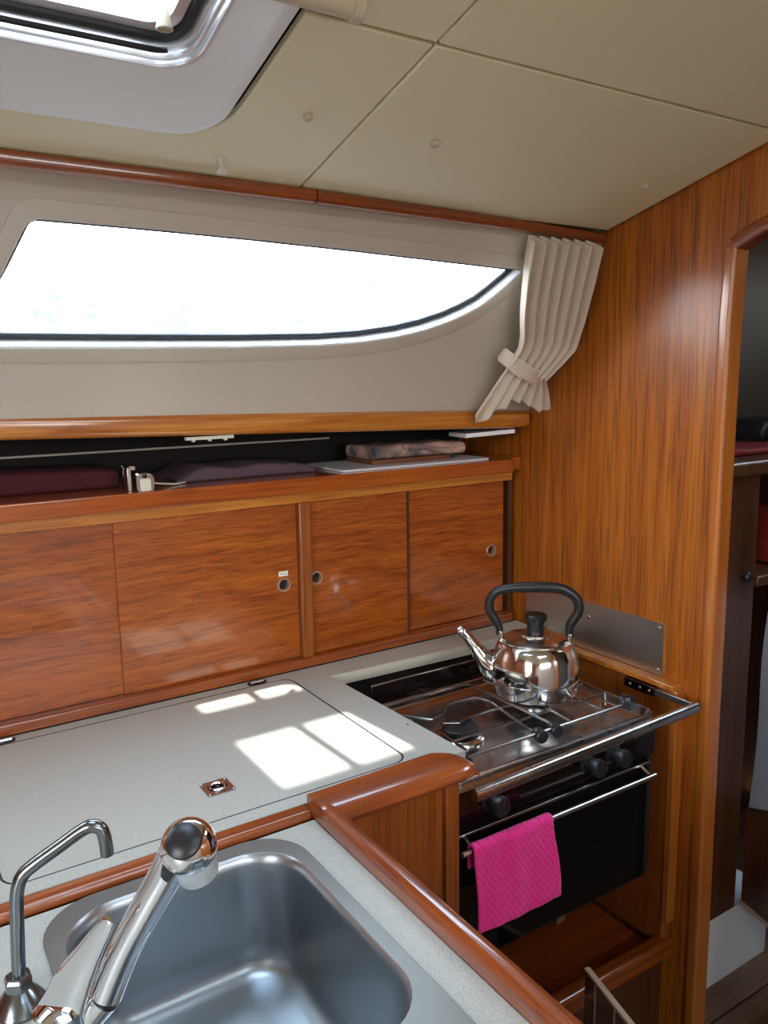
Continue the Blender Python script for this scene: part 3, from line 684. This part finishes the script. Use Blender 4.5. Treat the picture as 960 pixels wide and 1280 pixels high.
b = B(); pts = [(-.073, .118), (-.074, .133), (-.082, .150), (-.093, .168), (-.0935, .188), (-.083, .207), (-.060, .2165), (-.030, .220), (0, .2215), (.030, .222), (.056, .2185), (.078, .205), (.087, .186), (.084, .168), (.073, .150), (.069, .138), (.070, .118)]
rs = [k*1.17 for k in (.0058, .0068, .0078, .0082, .0080, .0078, .0082, .0090, .0095, .0095, .0090, .0084, .0084, .0084, .0084, .0075, .0058)]
tube(b, [KP(s, h) for s, h in pts], rs, 16, sm=4); obj('handle', b, 'black_plastic', kt)

# ------------------------------------------------------------ things on the locker shelf
ZS = 1.3456
def pillow(bm, x0, x1, y0, y1, z0, z1, r=.008, n=4, amp=.002, seed=0, taper=1):
    rnd = random.Random(seed); nx = 24
    rings = []
    for i in range(nx+1):
        t = i/nx; x = x0+(x1-x0)*t; e = min(1, .35+4*min(t, 1-t)) if (t < .16 or t > .84) else 1
        if not taper: e = .85 if i in (0, nx) else 1
        h = (z1-z0)*e; P = rr(y0, y1, z0, z0+h, min(r, h*.45), n)
        k = amp*math.sin(t*17+seed)
        rings.append([Vector((x, y+k*.6, z+(k if z > z0+h*.6 else 0))) for y, z in P])
    return loft(bm, rings, True, True)
tag(obj('folded_cloth', pillow(B(), -.45, .412, 1.590, 1.74, ZS, ZS+.040, .010, seed=1, taper=0), 'maroon'), 'dark maroon diamond-weave cloth lying on the left part of the locker shelf', 'cloth')
tag(obj('folded_cloth', pillow(B(), .520, .830, 1.570, 1.74, ZS, ZS+.026, .008, amp=.003, seed=4), 'mauve'), 'dull mauve cloth lying in the middle of the locker shelf', 'cloth')
b = B(); plate(b, rr(.87, 1.285, 1.515, 1.70, .015, 5), [], XY(ZS+.0002), 0, .005); tag(obj('serving_tray', b, 'white_tray', bevel=.001), 'thin white tray on the right part of the locker shelf', 'tray')
b = B(); plate(b, rr(.975, 1.20, 1.56, 1.69, .012, 5), [], XY(ZS+.0056), 0, .010); tag(obj('chopping_board', b, 'brown_board', bevel=.002), 'brown board lying on the white tray', 'board')
ft = obj('folded_towel', pillow(B(), .985, 1.245, 1.565, 1.70, ZS+.016, ZS+.046, .013, amp=.0015, seed=2, taper=0), 'towel_peach'); tag(ft, 'patterned peach and grey folded towel stacked on the brown board', 'towel')
obj('fold', tube(B(), [(1.06, 1.566, ZS+.041), (1.11, 1.563, ZS+.039), (1.16, 1.563, ZS+.030), (1.20, 1.563, ZS+.025), (1.240, 1.566, ZS+.030)], [.006, .007, .007, .008, .006], 10, sm=4), 'towel_peach', ft)
# chrome catch standing on the shelf edge
ct = thing('shelf_catch', (.425, 1.54, ZS), 'small shiny metal catch standing on the front of the locker shelf', 'catch')
b = B(); box(b, .4085, .4165, 1.515, 1.545, ZS, ZS+.045); box(b, .4085, .432, 1.540, 1.545, ZS+.036, ZS+.045); obj('bracket', b, 'wire', ct, bevel=.0015)
b = B(); plate(b, rr(.421, .454, ZS-.004, ZS+.034, .012, 6), [], lambda a, z, d: Vector((a, 1.500+d, z)), 0, .022); k = obj('housing', b, 'steel', ct, bevel=.002)
b = B(); plate(b, rr(.427, .447, ZS+.001, ZS+.024, .003, 3), [], lambda a, z, d: Vector((a, 1.4975+d, z)), 0, .003); obj('cover', b, 'pale_plastic', k, bevel=.001)
b = lathe(B(), [(.004, 0), (.004, .002), (.002, .003)], (.436, 1.4995, ZS+.029), (0, -1, 0), 14); obj('screw', b, 'panel_dark', k)
b = tube(B(), [(.455, 1.53, ZS+.012), (.48, 1.54, ZS+.007), (.51, 1.55, ZS+.003), (.535, 1.564, ZS+.003)], .0018, 8, sm=5); tag(obj('thin_cord', b, 'pale_plastic'), 'thin pale cord running from the metal catch to the mauve cloth', 'cord')
# fittings under the upper ledge
b = B(); box(b, .520, .616, 1.500, 1.512, 1.4355, 1.4415)
for x in (.535, .568, .60): lathe(b, [(.004, 0), (.004, .003), (.002, .004)], (x, 1.504, 1.4355), (0, 0, -1), 12)
tag(obj('clip_strip', b, 'pale_plastic'), 'short pale plastic strip screwed under the upper teak ledge', 'fitting')
b = B(); plate(b, [(1.21, 1.52), (1.352, 1.505), (1.362, 1.60), (1.22, 1.60)], [], lambda a, b_, d: Vector((a, b_, 1.402+(a-1.21)*.04+d)), 0, .010); tag(obj('under_shelf_plate', b, 'white_gelcoat', bevel=.001), 'white plate tucked under the right end of the upper ledge', 'plate')
b = B(); box(b, -1.3, .98, 1.772, 1.785, 1.399, 1.403); tag(obj('trim_3', b, 'liner'), kind='structure')

# ------------------------------------------------------------ curtain
CR = [(1.150, 1.834, 1.359, 1.835, .025), (1.160, 1.778, 1.366, 1.770, .040), (1.180, 1.713, 1.374, 1.699, .052), (1.205, 1.661, 1.378, 1.642, .058), (1.214, 1.640, 1.360, 1.609, .055), (1.215, 1.607, 1.343, 1.565, .045)]
HEM = [(0, 1.178, 1.489), (.06, 1.192, 1.466), (.12, 1.211, 1.464), (.30, 1.246, 1.494), (.46, 1.280, 1.515), (.60, 1.313, 1.512), (.74, 1.344, 1.498), (.92, 1.397, 1.482), (1, 1.407, 1.494)]
cu = thing('curtain', (1.28, 1.40, 1.44), 'cream pleated curtain gathered by a tieback at the right end of the window', 'curtain')
rows = []
nr = 60; nc = 160; TT = .70
def lerp(a, b, t): return a+(b-a)*t
def hem(s):
    s = min(1, max(0, s))
    for a, c in zip(HEM, HEM[1:]):
        if s <= c[0]: k = (s-a[0])/(c[0]-a[0]); return lerp(a[1], c[1], k), lerp(a[2], c[2], k)
def crow(t):
    f = t*(len(CR)-1); i = min(int(f), len(CR)-2); k = f-i; return [lerp(CR[i][j], CR[i+1][j], k) for j in range(5)]
for r in range(nr+1):
    t = r/nr; row = []
    for c in range(nc+1):
        s = c/nc
        ph = s*2*math.pi*6.5+.9*math.sin(3.1*s+t*2.2)+.5*math.sin(t*6)
        sw = math.sin(ph); dpt = (abs(sw)**.7)*(1 if sw > 0 else -1)
        s2 = min(1, max(0, s+.022*math.cos(ph)))
        if t <= TT:
            u = t/TT; x0, z0, x1, z1, d0 = crow(u); amp = lerp(.019, .010, u)
            x = lerp(x0, x1, s2); z = lerp(z0, z1, s); d = -(d0+.008)-amp*dpt-.010*math.sin(math.pi*s)*u
        else:
            q = (t-TT)/(1-TT); x0, z0, x1, z1, d0 = crow(1)
            s3 = lerp(s2, s+.008*math.cos(ph), q); hx, hz = hem(s3)
            e = q**.85; x = lerp(lerp(x0, x1, s3), hx, e); z = lerp(lerp(z0, z1, s), hz, q)
            amp = lerp(.0075, .010, q)*(1-.55*q*(s < .35)); d = -(d0+.008)-amp*dpt-.010*math.sin(math.pi*s)*(1-q)+.004*q
        row.append(PL(x, z, d))
    rows.append(row)
cobj('cloth', rows, .0015, 'curtain', cu)
tb = []
q0 = [(1.208, 1.627), (1.346, 1.586)]; q1 = [(1.196, 1.600), (1.332, 1.556)]
for k in range(5):
    kk = k/4; row = []
    a = [lerp(q0[0][i], q1[0][i], kk) for i in (0, 1)]; c = [lerp(q0[1][i], q1[1][i], kk) for i in (0, 1)]
    for i in range(25):
        s = i/24; row.append(PL(lerp(a[0], c[0], s), lerp(a[1], c[1], s)-.004*math.sin(math.pi*s), -.030-.044*math.sin(math.pi*min(1, max(0, s)))**.4-(.0012 if k in (0, 4) else 0)))
    tb.append(row)
cobj('tieback', tb, .004, 'curtain', cu)

# ------------------------------------------------------------ ceiling fittings
def button(x, y, r, label):
    b = lathe(B(), [(r*.7, 0), (r, -.002), (r, -.005), (r*.8, -.008), (r*.3, -.0095)], CE(x, y, 0), UN, 20); tag(obj('ceiling_button', b, 'beige_plastic'), label, 'button', 'headliner buttons')
button(.561, 1.052, .0065, 'small beige headliner button nearest the roof hatch')
button(.784, 1.062, .0070, 'small beige headliner button in the middle of the right-hand panel')
button(1.290, 1.082, .0060, 'small beige headliner button close to the teak bulkhead')
b = lathe(B(), [(.0075, 0), (.0065, -.003), (.0042, -.006), (.0038, -.011), (.0052, -.016), (.0080, -.019), (.0084, -.0215), (.006, -.023)], CE(.487, 1.190, 0), UN, 20); tag(obj('ceiling_peg', b, 'pale_plastic'), 'pale mushroom-shaped peg hanging from the headliner by the teak batten', 'peg')

rb = thing('roller_blind', tuple(CE(.2, .845, -.02)), 'beige blind tube with end cap under the headliner beside the hatch', 'blind')
b = B()
def tubeD(bm, x0, x1, r): 
    rings = []
    for x in (x0, x1):
        rings.append([CE(x, .846+r*1.0*math.cos(math.radians(a)), -.0005-r*1.15*math.sin(math.radians(a))) for a in range(0, 181, 12)])
    return loft(bm, rings, True, True)
obj('housing', tubeD(B(), -.30, .508, .0125), 'beige_plastic', rb, angle=50); obj('end_cap', tubeD(B(), .508, .522, .0145), 'beige_plastic', rb, bevel=.001, angle=50)

# ------------------------------------------------------------ roof hatch
ht = thing('roof_hatch', tuple(CE(.14, .77, 0)), 'aluminium framed roof hatch with white trim ring and clear acrylic lid', 'hatch')
def rings_on(specs, base, n=8):
    x0, x1, y0, y1 = base; out = []
    for ins, h, r in specs: out.append([CE(a, c, h) for a, c in rr(x0+ins, x1-ins, y0+ins, y1-ins, r, n)])
    return out
b = loft(B(), [[CE(a, c, h) for a, c in rr(-.178+ix, .456-ix, .42+iy, 1.1405-iy, r, 10)] for ix, iy, h, r in ((0, 0, .020, .070), (0, 0, -.001, .070), (.002, .002, -.0045, .069), (.006, .006, -.0055, .067), (.016, .017, -.0055, .062), (.020, .022, -.004, .060), (.045, .075, .006, .056), (.0575, .100, .0105, .054), (.063, .108, .0130, .052), (.0645, .110, .022, .051))])
obj('trim_ring', b, 'white_gelcoat', ht, angle=30)
AB = (-.1255, .3935, .472, 1.0310)
b = loft(B(), rings_on([(.000, .028, .052), (0, .0120, .052), (.002, .0095, .050), (.005, .0095, .048), (.0065, .0125, .047), (.0070, .0165, .046), (.0105, .0175, .044), (.0120, .0205, .043), (.0125, .026, .042), (.0165, .027, .040), (.0175, .032, .038), (.018, .042, .037), (.018, .056, .036)], AB, 10))
obj('frame', b, 'alu', ht, angle=30)
b = loft(B(), rings_on([(.0185, .042, .036), (.019, .034, .036), (.021, .031, .034), (.028, .031, .033), (.030, .034, .033), (.030, .042, .033)], AB, 10)); obj('gasket', b, 'black_rubber', ht)
lid_ = obj('lid', plate(B(), rr(-.1055, .372, .492, 1.0095, .034, 8), [], CE, .040, .048), 'hatch_acrylic', ht, smooth=False)
b = lathe(B(), [(.0045, .040), (.0052, .030), (.0078, .014), (.0096, .007), (.0096, .0055), (.0072, .005), (.0066, .008), (0, .009)], CE(.3325, .956, 0), (0, 0, 1), 22); obj('handle', b, 'beige_plastic', lid_)
b = loft(B(), rings_on([(.030, .0398, .033), (.031, .035, .032), (.045, .034, .028), (.047, .0398, .026)], AB, 10)); obj('lid_border', b, 'alu', lid_)

# small cupboard door standing open below the stove
D0 = Vector((1.092, .990, 0)); D1 = Vector((1.035, .78, 0)); dn = Vector((D1-D0)).normalized(); pn = Vector((-dn.y, dn.x, 0))
od = thing('open_panel', (1.07, .90, .01), 'thin brown panel with pale top edge standing open at the bottom, below the stove shelf', 'panel')
def OD(a, z, d): return D0+dn*a+Vector((0, 0, z))+pn*d
b = plate(B(), [(0, .012), (0, .393), (.21, .393), (.21, .012)], [], OD, -.004, .004); obj('face', b, 'board_face', od, smooth=False)
b = plate(B(), [(-.001, .3935), (-.001, .4005), (.211, .4005), (.211, .3935)], [], OD, -.006, .006); obj('top_edge', b, 'pale_wood', od, smooth=False, bevel=.001)
for a in (.035, .10):
    b = plate(B(), [(a, .05), (a, .392), (a+.004, .392), (a+.004, .05)], [], OD, -.0055, -.0042); obj('batten', b, 'pale_wood', od, smooth=False)  # pale strips stand in for two reflections on the panel face

# ------------------------------------------------------------ the next cabin, seen through the doorway
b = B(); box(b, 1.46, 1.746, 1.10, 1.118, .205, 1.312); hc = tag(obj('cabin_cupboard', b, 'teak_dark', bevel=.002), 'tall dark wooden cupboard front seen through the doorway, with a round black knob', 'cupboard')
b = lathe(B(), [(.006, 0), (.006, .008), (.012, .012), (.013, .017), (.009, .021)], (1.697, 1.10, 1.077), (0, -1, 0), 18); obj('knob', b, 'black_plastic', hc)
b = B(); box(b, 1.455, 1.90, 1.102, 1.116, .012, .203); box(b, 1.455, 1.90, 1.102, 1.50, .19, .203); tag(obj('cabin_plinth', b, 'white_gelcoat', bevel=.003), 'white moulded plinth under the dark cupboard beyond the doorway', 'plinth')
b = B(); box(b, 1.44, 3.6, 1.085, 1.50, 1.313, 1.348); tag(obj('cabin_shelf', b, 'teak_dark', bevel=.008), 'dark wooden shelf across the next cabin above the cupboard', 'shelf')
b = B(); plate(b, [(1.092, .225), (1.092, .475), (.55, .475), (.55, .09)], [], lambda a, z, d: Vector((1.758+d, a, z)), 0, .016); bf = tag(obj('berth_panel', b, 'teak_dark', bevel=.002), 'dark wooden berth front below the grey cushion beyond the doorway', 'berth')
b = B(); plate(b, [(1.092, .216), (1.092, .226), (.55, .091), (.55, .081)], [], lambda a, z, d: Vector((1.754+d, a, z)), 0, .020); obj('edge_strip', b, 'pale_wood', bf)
b = B(); P_ = []
for i in range(13):
    t = i/12; z = .478+.50*t; P_.append([Vector((1.765+.04*t*t+.012*math.sin(t*5+k*.8), 1.09-k*.05, z+(.012*math.sin(k*.9)))) for k in range(12)])
P2 = [[p+Vector((.10, 0, 0)) for p in r] for r in P_]
loft(b, [r+q[::-1] for r, q in zip(P_, P2)], True, True)
tag(obj('berth_cushion', b, 'cushion'), 'shiny blue-grey covered cushion standing on the berth beyond the doorway', 'cushion')
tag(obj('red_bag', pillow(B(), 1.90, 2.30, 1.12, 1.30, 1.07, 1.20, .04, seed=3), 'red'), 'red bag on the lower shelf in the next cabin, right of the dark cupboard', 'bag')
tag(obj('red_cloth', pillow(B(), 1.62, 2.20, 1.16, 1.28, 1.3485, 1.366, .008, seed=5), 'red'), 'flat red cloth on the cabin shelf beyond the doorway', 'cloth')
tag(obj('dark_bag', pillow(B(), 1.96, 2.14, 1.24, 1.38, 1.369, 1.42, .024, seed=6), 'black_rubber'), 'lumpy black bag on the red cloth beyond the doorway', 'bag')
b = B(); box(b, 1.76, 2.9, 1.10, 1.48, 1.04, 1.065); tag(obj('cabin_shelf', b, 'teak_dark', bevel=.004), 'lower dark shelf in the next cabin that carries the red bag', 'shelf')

# ------------------------------------------------------------ on deck: unseen pieces added to shape the sun through the hatch
b = B(); tube(b, [(-1.6, .29, 3.2), (3.2, .29, 3.2)], .055, 24); bm_ = tag(obj('boom', b, 'alu'), 'aluminium boom above the coachroof, added out of view to shade the hatch', 'boom')  # out of view, placed so its shadow parts the sun patches
b = B(); tube(b, [(-1.5, .29, 3.222), (3.1, .29, 3.222)], .072, 24); obj('sail_cover', b, 'canvas', bm_)
b = B(); tube(b, [(.185, .05, 2.27), (.180, .5, 2.22), (.165, 1.15, 2.19)], .010, 10, sm=4); tag(obj('shade_rope', b, 'canvas'), 'blue rope added unseen over the hatch to split the sun patch', 'rope')  # unseen rope added so its shadow splits the nearer patch
b = B(); box(b, -1.6, 3.4, -1.5, -.03, 3.40, 3.41, f=lambda v: Vector((v.x, v.y, v.z-.08*((v.y+.75)/.75)**2))); tag(obj('sun_blocker_sheet', b, 'canvas'), 'unseen blue canvas sheet added over the deck to block the sun', 'sun blocker')  # unseen sheet added to keep sun off the sink side
b = B(); box(b, -2.2, .0, -.9, .86, 2.36, 2.37); tag(obj('hatch_blocker_sheet', b, 'canvas'), 'unseen blue canvas sheet added to cut the hatch sun on the left', 'spray hood')  # unseen sheet added to end the sun patches on the left
